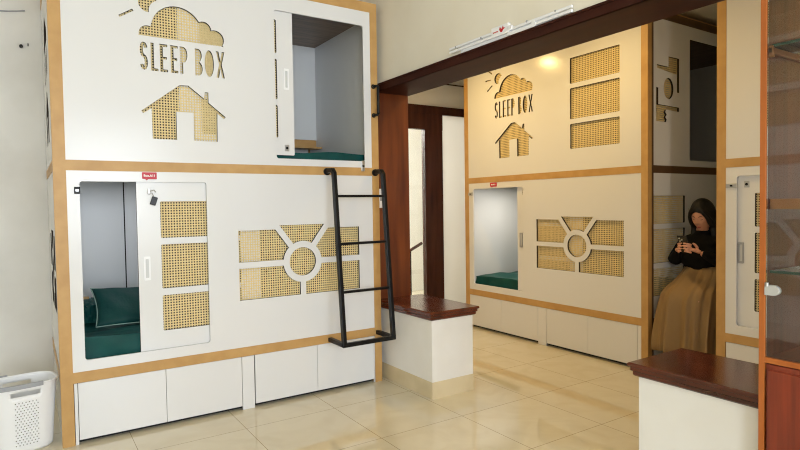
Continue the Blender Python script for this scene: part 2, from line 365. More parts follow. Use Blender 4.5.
def pod(label, loc, rot, s, L, depth, low_leaf, up_style, cup, ex, logo_dz, hasps, tag_x, tagtext, side, key=False):
    P = root('sleeping_pod', loc, rot, label, 'sleeping pod', None)
    X = lambda x: x*s
    tp, tr = .063, .059
    H = 2.866; bands = ((.3596, .4213), (1.5795, 1.6395), (2.803, H))
    bm = bmesh.new()
    for (a, b) in ((0, tp), (L-tr, L)):
        box(bm, a, b, 0, .05, 0, H)
    for z0, z1 in bands:
        box(bm, tp, L-tr, 0, .05, z0, z1)
        if side == 'logo': box(bm, 0, .03, .05, depth-.03, z0, z1); box(bm, L-.03, L, .05, depth-.03, z0, z1)
    obj('timber_frame', bm, M['trim_wood'], P)
    bm = bmesh.new()
    for (a, b) in ((0, tp), (L-tr, L)): box(bm, a+.02, b-.02, depth-.03, depth, 0, H)
    for z0, z1 in bands: box(bm, tp-.02, L-tr+.02, depth-.03, depth, z0, z1)
    obj('rear_frame', bm, M['trim_wood'], P)
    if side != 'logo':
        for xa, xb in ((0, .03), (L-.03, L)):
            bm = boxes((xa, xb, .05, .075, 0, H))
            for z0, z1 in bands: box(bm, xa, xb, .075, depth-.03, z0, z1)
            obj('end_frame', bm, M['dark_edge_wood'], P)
    F = lambda d: (lambda a, b, c: Vector((a, d+c, b)))
    x0, x1 = tp, L-tr
    sx = lambda poly: [(x*s, z) for x, z in poly]
    # lower front
    op = rrect(X(.1275), X(.8385), .484, 1.518, .016)
    holes = [op]+[sx(h) for h in emblem(cx=1.4916+ex)]
    burnt(obj('front_panel', cut_sheet([(x0, .4213), (x1, .4213), (x1, 1.5795), (x0, 1.5795)], holes, .018, F(.003)), M['board'], P), [(X(.1275), X(.8385), .484, 1.518)])
    cane('cane_panel', X(1.02+ex), X(1.97+ex), .72, 1.24, F(.0215), P)
    leaf(P, s, low_leaf, .475, False, F, keys=key)
    # upper front
    holes = [sx(h) for h in logo(dz=logo_dz)]
    if up_style == 'door': holes.append(rrect(X(1.3156), X(2.0120), 1.688, 2.697, .016))
    else: holes += [rrect(X(1.400), X(1.888), a+UP, b+UP, .01) for a, b in WIN_LOW]
    burnt(obj('front_panel', cut_sheet([(x0, 1.6395), (x1, 1.6395), (x1, 2.803), (x0, 2.803)], holes, .018, F(.003)), M['board'], P), [(X(1.3156), X(2.0120), 1.688, 2.697)] if up_style == 'door' else [])
    cane('cane_panel', X(.30), X(.995), 1.76+logo_dz*.5, 2.79, F(.0215), P)
    if up_style == 'door': leaf(P, s, X(.6916), 1.713-.0, True, F, lock_low=True)
    else:
        cane('cane_panel', X(1.38), X(1.905), 1.81, 2.66, F(.0215), P)
    # dark sheets behind the woven panels, painted as the dim berth interior
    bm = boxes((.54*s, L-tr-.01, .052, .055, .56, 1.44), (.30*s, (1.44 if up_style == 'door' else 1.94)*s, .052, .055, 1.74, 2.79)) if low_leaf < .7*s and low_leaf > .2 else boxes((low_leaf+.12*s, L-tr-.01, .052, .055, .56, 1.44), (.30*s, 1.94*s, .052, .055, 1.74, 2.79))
    obj('shade_sheet', bm, M['berth_shade'], P)
    # end panels
    def end(xf, sgn, holes_u, holes_l):
        f = lambda a, b, c: Vector((xf+sgn*c, a, b))
        for z0, z1, hs in ((.4213, 1.5795, holes_l), (1.6395, 2.803, holes_u)):
            burnt(obj('end_panel', cut_sheet([(.05, z0), (depth-.0, z0), (depth-.0, z1), (.05, z1)], hs, .016, f), M['board'], P))
        obj('end_panel', boxes((min(xf, xf+sgn*.016), max(xf, xf+sgn*.016), .05, depth-.05, .0, .3596)), M['board'], P)
    if side == 'logo':
        hu = [[(depth-(x+.06), z) for x, z in h] for h in logo(dx=-.33, dz=0, sun=False)]
        hl = [[(x, z) for x, z in h] for h in emblem(cx=.53, hw=.34)]
        end(.003, 1, hu, hl); end(L-.003, -1, [], [])
        obj('end_shade_sheet', boxes((.03, .032, .08, depth-.08, .6, 1.3), (.03, .032, .08, depth-.08, 1.72, 2.66)), M['void'], P)  # black sheets painted as the dark interior behind the cut-outs
    else:
        o = -4.079
        mark = [[(4.363+o, 2.405), (4.363+o, 2.518), (4.51+o, 2.518), (4.51+o, 2.24), (4.48+o, 2.24), (4.48+o, 2.385), (4.35+o, 2.385), (4.335+o, 2.40), (4.205+o, 2.405), (4.205+o, 2.435), (4.35+o, 2.435)][0:0]
                or [(4.205+o, 2.41), (4.48+o, 2.385), (4.48+o, 2.24), (4.512+o, 2.24), (4.512+o, 2.518), (4.363+o, 2.518), (4.363+o, 2.435), (4.205+o, 2.438)],
                [(4.363+o+.068*math.cos(a*PI/14), 2.262+.085*math.sin(a*PI/14)) for a in range(28)],
                [(4.193+o, 2.257), (4.193+o, 1.99), (4.325+o, 1.99), (4.338+o, 2.01), (4.318+o, 2.03), (4.338+o, 2.05), (4.318+o, 2.07), (4.33+o, 2.09), (4.512+o, 2.085), (4.512+o, 2.12), (4.222+o, 2.125), (4.222+o, 2.257)]]
        hu = mark+[rrect(4.671+o, 5.37+o, 1.692, 2.697, .012)]
        hl = [rrect(4.146+o, 4.600+o, a, b, .008) for a, b in WIN_LOW]
        end(L-.003, -1, hu, hl); end(.003, 1, [], [])
        g = lambda a, b, c: Vector((L-.0215-c, a, b))
        cane('cane_panel', .09, .46, 1.95, 2.56, g, P)
        cane('cane_panel', .06, .54, .58, 1.42, g, P)
    # cupboards under the lower berth
    for a, b, z in cup:
        nm = 'filler_strip' if b-a < .12 else 'cupboard_door'
        obj(nm, boxes((a, b, .004, .022, z, .357)), M['board'], P, bevel=.0015)
    obj('toe_gap_shade', boxes((tp, L-tr, .05, .07, 0, .36)), M['void'], P)  # black board painted as the shadow gap under the doors
    # inner shell
    dI = depth-.13 if side == 'logo' else depth
    bm = boxes((.03, L-.03, dI-.045, dI-.03, .4213, 1.58), (.022, .034, .05, depth-.03, .4213, 1.58) if side != 'logo' else (.034, .046, .05, depth-.03, .4213, 1.58),
               (L-.036, L-.024, .05, depth-.03, .4213, 1.58) if side == 'logo' else (L-.06, L-.05, .6, depth-.03, .4213, 1.58),
               (.03, L-.03, .05, depth-.03, .40, .425), (.03, L-.03, .05, depth-.03, 1.56, 1.60))
    obj('lower_berth_lining', bm, M['inner'], P)
    zb = 1.955 if up_style == 'door' else 1.64
    bm = boxes((.03, L-.03, dI-.045, dI-.03, zb, 2.80), (.034, .046, .05, depth-.03, 1.64, 2.80),
               (.03, L-.03, .05, depth-.03, 1.62, 1.645))
    if side == 'logo': box(bm, L-.036, L-.024, .05, depth-.03, 1.64, 2.80)
    obj('upper_berth_lining', bm, M['inner'], P)
    obj('ceiling_lining', boxes((.03, L-.03, .05, depth-.03, 2.785, 2.803)), M['lining'], P)
    obj('roof_board', boxes((.0, L, .0, depth, H, H+.008)), M['trim_wood'], P)
    if up_style == 'door':
        sh = obj('back_niche', boxes((1.55, 2.10, dI-.16, dI-.045, 1.868, 1.882), (1.55, 2.10, dI-.034, dI-.03, 1.882, 1.955)), M['trim_wood'], P)
        obj('joint_strip', boxes((X(.484), X(.492), dI-.048, dI-.044, .60, 1.56)), M['void'], P)
        obj('bed_rail', boxes((.13, .20, dI-.50, dI-.47, .76, .775)), M['trim_wood'], P)
    # hasps on the panel, number tag
    for a, b, z0, z1, kind in hasps:
        q = obj('hasp', boxes((a, b, -.006, .003, z0, z1)), M[kind], P, bevel=.003)
        obj('hasp_eye', boxes(((a+b)/2-.008, (a+b)/2+.008, -.010, -.006, (z0+z1)/2-.006, (z0+z1)/2+.006)), M['silver'] if kind == 'black' else M['black'], q)
    tx0, tx1 = tag_x
    t = obj('number_tag', cut_sheet(rrect(tx0, tx1, 1.534, 1.576, .004)[:10]+[(tx0, 1.537), (tx0+.018, 1.534), (tx0+.026, 1.527), (tx0+.034, 1.534)]+rrect(tx0, tx1, 1.534, 1.576, .004)[15:], [], .003, lambda a, b, c: Vector((a, -.001+c, b))), M['red'], P)
    obj('lettering', text_bm(tagtext, lambda a, b, c: Vector(((tx0+tx1)/2+a, -.0022-c, 1.555+b)), .019), M['white_ink'], t)
    return P

XL, D1 = .1294, 3.7272
cupA = [(.066, .083, .0), (.086, .5610, .026), (.5636, 1.0370, .026), (1.0405, 1.1225, 0), (1.1295, 1.5870, .026), (1.5895, 2.0600, .026), (2.0625, 2.069, .0)]
podA = pod('large white double-decker sleeping pod on the left, ladder against its front', (XL, D1, 0), 0, 1., 2.1284, 1.20,
           low_leaf=.4276, up_style='door', cup=cupA, ex=0., logo_dz=0.,
           hasps=[(.100, .130, 1.446, 1.486, 'black'), (1.976, 2.004, 1.612, 1.690, 'silver')], tag_x=(.459, .542), tagtext='Box.A11', side='logo', key=True)
sB = 1.046; LB = 4.8945-2.6673
cupB = [(.0587, .5665-.003, .026), (.5665, 1.060, .026), (1.0635, 1.1645, 0), (1.170, 1.6475-.003, .026), (1.6475, 2.128, .026), (2.1315, 2.165, 0)]
podB = pod('double-decker sleeping pod in the back room behind the wooden opening, cane windows top right', (4.079, 4.8945, 0), -PI/2, sB, LB, 2.1,
           low_leaf=4.8945-4.115, up_style='windows', cup=cupB, ex=-.028, logo_dz=.04,
           hasps=[(.060, .134, 1.448, 1.482, 'silver')], tag_x=(.41, .51), tagtext='Box.B12', side='mark')
podC = pod('sleeping pod right of the seated woman, partly hidden by the wood display cabinet', (4.079, 2.1370, 0), -PI/2, sB, LB, 2.1,
           low_leaf=.104, up_style='windows', cup=[(a+.008 if i == 0 else a, b, z) for i, (a, b, z) in enumerate(cupB)], ex=.10, logo_dz=.04,
           hasps=[(.066, .141, 1.437, 1.468, 'silver')], tag_x=(.41, .51), tagtext='Box.B13', side='mark')

# grab handle on pod A's right post
def grab(parent):
    bm = bmesh.new(); x = 2.223-XL; y = -.045
    tube(bm, [(x+.012, y, 2.04+k*.0209) for k in range(11)], .011, 10)
    for z in (2.036, 2.252): tube(bm, [(x-.004, .0, z), (x-.004, -.02, z), (x+.012, y, z)], .010, 10); disc(bm, (x-.004, -.003, z), (0, 1, 0), .017, .006, 16)
    obj('grab_handle', bm, M['black'], parent, smooth=True)
grab(podA)

# ------------------------------------------------------------------ bedding
def mattress(name, label, x0, x1, y0, y1, z0, z1, n=28, amp=.006, parent_rot=None):
    bm = bmesh.new(); box(bm, 0, 1, 0, 1, 0, 1)
    bmesh.ops.subdivide_edges(bm, edges=bm.edges, cuts=n, use_grid_fill=True)
    rnd = random.Random(len(label))
    ph = [rnd.uniform(0, 6) for _ in range(6)]
    for v in bm.verts:
        a, b, c = v.co
        wr = amp*(math.sin(a*17+b*9+ph[0])+.6*math.sin(a*31-b*13+ph[1])+.5*math.sin(b*37+ph[2]))*(c > .5)
        side = amp*.8*math.sin((a+b)*40+c*6+ph[3])*(0 < c < 1)
        ex = .02
        def rd(t, w):   # round the outline a little
            return t
        v.co = Vector((x0+a*(x1-x0), y0+b*(y1-y0), z0+c*(z1-z0)+wr))
        if b in (0, 1): v.co.y += side*(1 if b == 0 else -1)
        if a in (0, 1): v.co.x += side*(1 if a == 0 else -1)
    o = obj(name, bm, M['green'], smooth=True)
    o.data.validate()
    md = o.modifiers.new('bevel', 'BEVEL'); md.width = .02; md.segments = 3; md.limit_method = 'ANGLE'; md.angle_limit = math.radians(50)
    return tag(o, label, 'mattress')
mattress('mattress', 'teal green sheeted mattress in the lower berth of the left pod, pillow on it', XL+.05, XL+2.08, D1+.06, D1+1.02, .425, .600)
mattress('mattress', 'teal green mattress in the upper berth of the left pod', XL+.05, XL+2.08, D1+.06, D1+1.02, 1.645, 1.745)
mattress('mattress', 'teal green mattress in the lower berth of the back-room pod', 4.079+.08, 4.079+1.4, 4.8945-2.13, 4.8945-.075, .425, .565)

def quilt():
    o = mattress('folded_quilt', 'rolled teal green quilt at the left end of the lower bed, behind the pillow', .235, .40, 4.22, 4.60, .612, .725, n=14, amp=.008)
    o['category'] = 'quilt'
quilt()

def pillow():
    n = 26; W, Hh, T = .60, .33, .10
    bm = bmesh.new(); g = {}
    for sgn in (1, -1):
        for i in range(n+1):
            for j in range(n+1):
                u, v = i/n*2-1, j/n*2-1
                t = max(0, (1-abs(u)**2.6)*(1-abs(v)**2.6))**.45
                pin = 1-.07*(1-abs(v)**2)*abs(u)**2; pin2 = 1-.09*(1-abs(u)**2)*abs(v)**2
                if (i in (0, n) or j in (0, n)) and sgn == -1: g[sgn, i, j] = g[1, i, j]; continue
                cr = .004*math.sin(u*11+v*5)*t
                g[sgn, i, j] = bm.verts.new((u*W/2*pin, sgn*T/2*t+cr, v*Hh/2*pin2))
        for i in range(n):
            for j in range(n):
                bm.faces.new([g[sgn, i, j], g[sgn, i+1, j], g[sgn, i+1, j+1], g[sgn, i, j+1]])
    o = obj('pillow', bm, M['green_dark'], smooth=True)
    tag(o, 'teal green pillow with pale piping leaning on the bed of the left pod', 'pillow')
    bm = bmesh.new(); pts = []
    for k in range(4*n):
        e, i = divmod(k, n); u, v = [(i/n*2-1, -1), (1, i/n*2-1), (1-i/n*2, 1), (-1, 1-i/n*2)][e]
        pin = 1-.07*(1-abs(v)**2)*abs(u)**2; pin2 = 1-.09*(1-abs(u)**2)*abs(v)**2
        pts.append((u*W/2*pin, 0, v*Hh/2*pin2))
    tube(bm, pts, .0035, 6, closed=True); obj('piping', bm, M['piping'], o)
    bm = bmesh.new()
    tube(bm, [(.00+.012*k, -.053, .075+.006*math.sin(k*2.1)) for k in range(9)], .002, 5); obj('embroidery', bm, M['gold_thread'], o)
    return o
pl = pillow(); pl.location = (.635, 4.12, .715); pl.rotation_euler = (math.radians(-50), math.radians(3), math.radians(3))

# ------------------------------------------------------------------ ladder
def ladder():
    Lr = root('bunk_ladder', (2.015, D1-.12, .38), 0, 'black metal ladder with three rungs hooked onto the left pod', 'ladder')
    def loc(p): return Vector(p)-Vector(Lr.location)
    xs = (1.818, 2.222); zt, zb = 1.600, .385; st, sb = .115, .225
    yat = lambda z: D1-(st+(sb-st)*(zt-z)/(zt-zb))
    for x in xs:
        bm = bmesh.new()
        pts = [(x, D1-.004, zt+.004), (x, D1-.05, zt+.010), (x, D1-st+.02, zt+.008), (x, D1-st, zt-.012)]+[(x, yat(z), z) for z in (1.5, 1.1, .7, zb)]
        ring = []
        for i, p in enumerate(pts):
            p = Vector(p); a = Vector(pts[max(i-1, 0)]); b = Vector(pts[min(i+1, len(pts)-1)]); t = (b-a).normalized()
            n = Vector((1, 0, 0)); u = t.cross(n)
            ring.append([bm.verts.new(loc(p+n*dx*.015+u*du*.017)) for dx, du in ((-1, -1), (1, -1), (1, 1), (-1, 1))])
        for A, B in zip(ring, ring[1:]):
            for k in range(4): bm.faces.new((A[k], A[(k+1) % 4], B[(k+1) % 4], B[k]))
        bm.faces.new(ring[0]); bm.faces.new(ring[-1][::-1])
        rail = obj('rail', bm, M['black'], Lr, bevel=.004)
        bm = bmesh.new(); a = loc((x, D1-.006, zt+.004)); disc(bm, a, (0, 1, 0), .026, .012, 18); obj('mounting_plate', bm, M['black'], rail)
        bm = boxes((x-.015-Lr.location.x, x+.015-Lr.location.x, yat(zb)-.015-Lr.location.y, D1-.001-Lr.location.y, zb-.015-Lr.location.z, zb+.015-Lr.location.z))
        br = obj('bottom_bracket', bm, M['black'], rail, bevel=.003)
    for z in (1.424, 1.088, .750):
        y = yat(z)
        bm = boxes((xs[0]-Lr.location.x, xs[1]-Lr.location.x, y-.013-Lr.location.y, y+.013-Lr.location.y, z-.009-Lr.location.z, z+.009-Lr.location.z)); obj('rung', bm, M['black'], Lr, bevel=.003)
    y = yat(zb)
    obj('bottom_bar', boxes((xs[0]-.015-Lr.location.x, xs[1]+.015-Lr.location.x, y-.014-Lr.location.y, y+.014-Lr.location.y, zb-.016-Lr.location.z, zb+.014-Lr.location.z)), M['black'], Lr, bevel=.003)
ladder()

# ------------------------------------------------------------------ the rooms
WX, WT = 2.3153, .285          # wall with the opening: front face, thickness
YB = D1+1.205                  # wall behind the left pod
YF, ZC2, ZC1 = 5.80, 2.93, 3.35
struct('floor', boxes((-2.4, 7.2, -3.4, 7.6, -.06, 0)), M['floor'])
struct('ceiling', boxes((-2.4, WX+WT, -3.4, YB+.1, ZC1, ZC1+.06)), M['ceiling'])
c2 = struct('ceiling_back', boxes((WX+WT, 7.2, -3.4, 7.6, ZC2, ZC2+.06)), M['ceiling'])
struct('wall_back', boxes((-2.4, WX+WT, YB, YB+.1, 0, ZC1)), M['wall_grey'])
# wall pierced by the wide opening (lintel above, low piers below)
struct('wall_right', boxes((WX, WX+WT, -3.4, YB, 2.245, ZC1), (WX, WX+WT, 3.853, YB, 0, 2.245), (WX, WX+WT, -3.4, -1.2, 0, 2.245)), M['wall_cream'])
struct('trim_1', boxes((WX-.012, WX+WT+.012, -1.2, 3.853, 2.236, 2.246), (WX-.014, WX, -1.2, 3.853, 2.236, 2.292), (WX-.020, WX, -1.2, 3.853, 2.282, 2.294)), M['lintelwood'])
struct('trim_2', boxes((WX-.012, WX+WT+.008, 3.834, 3.853, .60, 2.236), (WX-.014, WX-.002, 3.834, 3.90, .60, 2.236)), M['redwood'])
PWX = WX+.3685
def pier(n, y0, y1, label=None):
    struct('wall_low_'+n, boxes((WX, PWX, y0, y1, .1, .553)), M['white_wall'])
    struct('baseboard_'+n, boxes((WX-.002, PWX+.002, y0-.002, y1+.002, 0, .1185)), M['tile_beige'])
    bm = bmesh.new(); prof = [(0, .553), (.012, .553), (.018, .560), (.018, .574), (.026, .580), (.026, .594), (.036, .600), (.036, .611), (.030, .616), (0, .616)]
    rings = []
    for e, z in prof:
        rings.append([bm.verts.new(p) for p in ((WX-e, y0-e, z), (PWX+e, y0-e, z), (PWX+e, y1+e*0, z), (WX-e, y1+e*0, z))])
    for A, B in zip(rings, rings[1:]):
        for k in range(4): bm.faces.new((A[k], A[(k+1) % 4], B[(k+1) % 4], B[k]))
    bm.faces.new(rings[0]); bm.faces.new(rings[-1][::-1])
    struct('trim_'+n, bm, M['capwood'])
pier('far', 3.1525, 3.834)
# near pier: its free end faces the passage (+y)
def pier_near(y0, y1):
    struct('wall_low_near', boxes((WX, PWX, y0, y1, .1, .556)), M['white_wall'])
    struct('baseboard_near', boxes((WX-.002, PWX+.002, y0, y1+.002, 0, .1185)), M['tile_beige'])
    bm = bmesh.new(); prof = [(0, .556), (.012, .556), (.018, .562), (.018, .576), (.026, .582), (.026, .596), (.036, .602), (.036, .613), (.030, .618), (0, .618)]
    rings = [[bm.verts.new(p) for p in ((WX-e, y0, z), (PWX+e, y0, z), (PWX+e, y1+e, z), (WX-e, y1+e, z))] for e, z in prof]
    for A, B in zip(rings, rings[1:]):
        for k in range(4): bm.faces.new((A[k], A[(k+1) % 4], B[(k+1) % 4], B[k]))
    bm.faces.new(rings[0]); bm.faces.new(rings[-1][::-1])
    struct('trim_near', bm, M['capwood'])
pier_near(-1.2, 1.560)
# room 1 walls behind the camera, with window openings that let the daylight in
def wall_windows(name, axis, at, lo, hi, zc, wins, m):
    bm = bmesh.new(); cuts = sorted([lo, hi]+[v for w in wins for v in w[:2]])
    for a, b in zip(cuts, cuts[1:]):
        w = [q for q in wins if q[0] <= a and b <= q[1]]
        spans = [(0, zc)] if not w else [(0, w[0][2]), (w[0][3], zc)]
        for z0, z1 in spans:
            if axis == 'y': box(bm, a, b, at-.1, at, z0, z1)
            else: box(bm, at-.1, at, a, b, z0, z1)
    return struct(name, bm, m)
wall_windows('wall_front', 'y', -3.3, -2.4, 7.2, ZC1, [(-1.7, -.1, .8, 2.7), (.4, 2.0, .8, 2.7), (2.8, 4.0, .8, 2.6)], M['wall_cream'])  # the last opening is an added window for the back room's light
wall_windows('wall_left', 'x', -2.3, -3.3, YB, ZC1, [(-3.0, -1.2, .8, 2.7)], M['wall_cream'])
# room 2: end wall with dark joinery and a glazed door
struct('wall_end', boxes((WX+WT, 3.84, YF, YF+.1, 0, 2.30), (WX+WT, 7.2, YF, YF+.1, 2.577, ZC2), (4.455, 5.3, YF, YF+.1, 2.49, 2.577), (5.3, 7.2, YF, YF+.1, 0, 2.577), (2.6, 3.84, YF, YF+.1, 2.30, 2.577)), M['white_wall'])
struct('trim_3', boxes((WX+WT, 6.2, YF-.03, YF+.02, 2.492, 2.577), (WX+WT, 4.46, YF-.02, YF+.05, 2.297, 2.492), (4.178, 4.455, YF-.02, YF+.05, 0, 2.297)), M['darkwood'])
struct('trim_4', boxes((WX+WT, 6.2, YF-.045, YF, 2.577, 2.592), (WX+WT, 6.2, YF-.02, YF, 2.885, 2.897)), M['darkwood'])
struct('window_1', boxes((3.3, 4.178, YF+.01, YF+.018, .0, 2.297)), M['glass'])
struct('window_2', boxes((4.455, 5.3, YF+.01, YF+.02, 0, 2.492)), M['frosted'])
struct('wall_far', boxes((7.1, 7.2, -3.4, 7.6, 0, ZC2)), M['wall_cream'])
struct('wall_stairwell', boxes((2.6, 7.1, 7.4, 7.5, 0, ZC2), (WX+WT-.1, WX+WT, YB+.1, 7.5, 0, ZC2)), M['white_wall'])
# staircase rail seen through the glazed door
hr = root('stair_handrail', (4.2, 6.75, 0), 0, 'dark stair handrail seen through the glazed door', 'handrail')
bm = bmesh.new(); tube(bm, [(-.75, 0, .18), (.6, 0, .80)], .022, 10); obj('rail', bm, M['darkwood'], hr)
for k in range(3):
    bm = bmesh.new(); x = -.6+k*.5; tube(bm, [(x, 0, 0), (x, 0, .25+(x+.6)*.46)], .010, 8); obj('baluster', bm, M['black'], hr)

sw = root('light_switch', (2.332, 3.834, 1.41), 0, 'narrow white switch plate on the wooden door jamb behind the ladder', 'switch')
obj('plate', boxes((-.014, .014, -.010, 0, -.075, .075)), M['plastic'], sw, bevel=.002)
obj('rocker', boxes((-.008, .008, -.014, -.010, -.02, .02)), M['grey_plastic'], sw, bevel=.001)
# ------------------------------------------------------------------ wall fixture above the opening
def fixture():
    y_l, y_r = 2.925, 1.945
    R0 = root('wall_light_fixture', (WX, 2.42, 2.322), 0, 'slim white double tube fixture with a red bird logo above the wooden opening', 'light fixture')
    zt = lambda y: .0  # measured level
    o = Vector((WX, 2.45, 2.33))
    bx = lambda y0, y1, z0, z1, d0, d1: (-d1, -d0, y0-o.y, y1-o.y, z0-o.z, z1-o.z)
    obj('track', boxes(bx(y_r, 2.40, 2.330, 2.345, .008, .021)), M['plastic'], R0, bevel=.003)
    obj('track', boxes(bx(y_r, 2.40, 2.308, 2.324, .008, .021)), M['plastic'], R0, bevel=.003)
    obj('track', boxes(bx(2.50, y_l, 2.346, 2.360, .008, .021)), M['plastic'], R0, bevel=.003)
    obj('track', boxes(bx(2.50, y_l, 2.324, 2.339, .008, .021)), M['plastic'], R0, bevel=.003)
    obj('back_plate', boxes(bx(y_r+.1, y_l-.1, 2.304, 2.350, .0, .008)), M['plastic'], R0, bevel=.002)
    b = obj('control_box', boxes(bx(2.385, 2.525, 2.322, 2.378, .004, .026)), M['plastic'], R0, bevel=.004)
    # little red bird with raised wings, and a line of small red writing beside it
    f = lambda a, c, d: Vector((-.0265-d, -a+2.44-o.y, c+2.350-o.z))
    bird = [(-.004, -.014), (.006, -.014), (.016, -.002), (.034, .004), (.020, .006), (.014, .020), (.006, .006), (.0, .004), (-.010, .018), (-.016, .004), (-.012, -.004)]
    obj('bird_logo', cut_sheet(bird, [], .001, f), M['red_ink'], b)
    bm = bmesh.new()
    for k in range(5): 
        y = 2.508-k*.009; box(bm, -.0275, -.0262, y-.0055-o.y, y-o.y, 2.343-o.z+.001*(k % 2), 2.350-o.z)
    obj('small_lettering', bm, M['red_ink'], b)
    bm = bmesh.new(); disc(bm, (-.016, 2.377-o.y, 2.345-o.z), (1, 0, 0), .016, .02, 20); disc(bm, (-.016, 2.20-o.y, 2.318-o.z), (1, 0, 0), .016, .014, 20)
    box(bm, -.024, -.012, 2.20-o.y, 2.377-o.y, 2.302-o.z, 2.318-o.z); obj('pull_bracket', bm, M['plastic'], R0, smooth=False)
    for y in (2.86, 2.62, 2.25, 2.05):
        bm = bmesh.new(); disc(bm, (-.012, y-o.y, 2.352-o.z-(2.86-y)*.012), (1, 0, 0), .006, .02, 10); obj('clip', bm, M['grey_plastic'], R0)
fixture()

# ------------------------------------------------------------------ display cabinet (right edge of the view)
def cabinet():
    fx, y1, y0, bx_ = 2.255, 1.025, -.10, 2.60
    C0 = root('display_cabinet', (fx, .45, 0), 0, 'red-brown wooden display cabinet with a glass door at the right edge', 'cabinet')
    o = Vector(C0.location)
    B = lambda x0, x1, a, b, z0, z1: (x0-o.x, x1-o.x, a-o.y, b-o.y, z0, z1)
    H = 2.225
    obj('face_frame', boxes(B(fx, fx+.02, y1-.020, y1, 0, H), B(fx, fx+.02, y0, y0+.02, 0, H), B(fx, fx+.02, y0+.02, y1-.02, .752, .772), B(fx, fx+.02, y0+.02, y1-.02, H-.06, H), B(fx, fx+.02, y0+.02, y1-.02, .0, .06)), M['cabwood'], C0, bevel=.001)
    # the side board passes over the low wall as a tall upper board and stays in front of the wall below
    for ya, yb in ((y1-.018, y1), (y0, y0+.018)):
        obj('side_board', boxes(B(fx+.02, bx_, ya, yb, .622, 2.225)), M['cabinner'], C0)
        obj('lower_side_board', boxes(B(fx+.02, WX-.005, ya, yb, 0, .622)), M['cabpanel'], C0)
    obj('top_board', boxes(B(fx, WX-.02, y0, y1, H, H+.02)), M['cabwood'], C0)
    obj('floor_board', boxes(B(fx+.02, bx_, y0+.018, y1-.018, .752, .768)), M['cabpanel'], C0)
    d = obj('lower_door', boxes(B(fx+.004, fx+.018, .47, y1-.024, .065, .748), B(fx-.004, fx+.006, .49, y1-.030, .085, .728)), M['cabpanel'], C0, bevel=.003)
    d = obj('lower_door', boxes(B(fx+.004, fx+.018, y0+.024, .466, .065, .748), B(fx-.004, fx+.006, y0+.03, .446, .085, .728)), M['cabpanel'], C0, bevel=.003)
    obj('shelf', boxes(B(fx+.03, fx+.05, y0+.02, y1-.022, 1.316, 1.354), B(fx+.05, bx_-.02, y0+.02, y1-.022, 1.328, 1.350)), M['shelfwood'], C0, bevel=.001)
    for z in (1.083, 1.905):
        g = obj('glass_shelf', boxes(B(fx+.03, bx_-.03, y0+.02, y1-.026, z, z+.008)), M['glass'], C0)
        obj('glass_shelf_edge', boxes(B(fx+.026, fx+.030, y0+.02, y1-.026, z-.001, z+.009)), M['green_glass_edge'], g)
    obj('shelf_batten', boxes(B(fx+.02, bx_-.02, y1-.033, y1-.018, 1.882, 1.903), B(fx+.02, fx+.034, y1-.034, y1-.018, 1.868, 1.910)), M['shelfwood'], C0, bevel=.002)
    for (a, b) in ((.468, y1-.022), (y0+.022, .462)):
        gd = obj('glass_door', boxes(B(fx+.006, fx+.011, a, b, .776, H-.064)), M['glass'], C0)
    # pivot clip at the corner stile
    dsh = [(1.004, 1.003), (1.004, 1.040), (.975, 1.040)]+[(.975-.020*math.sin(math.radians(a)), 1.0215+.0185*math.cos(math.radians(a))) for a in range(15, 180, 15)]+[(.975, 1.003)]
    bm = cut_sheet(dsh, [], .02, lambda a, b, c: Vector((fx-.006+c-o.x, a-o.y, b)))
    c = obj('pivot_clip', bm, M['clip'], C0, bevel=.002)
    bm = bmesh.new(); disc(bm, (fx-.004-o.x, .997-o.y, 1.042), (0, 0, 1), .007, .014, 14); obj('pivot_pin', bm, M['silver'], c)
cabinet()

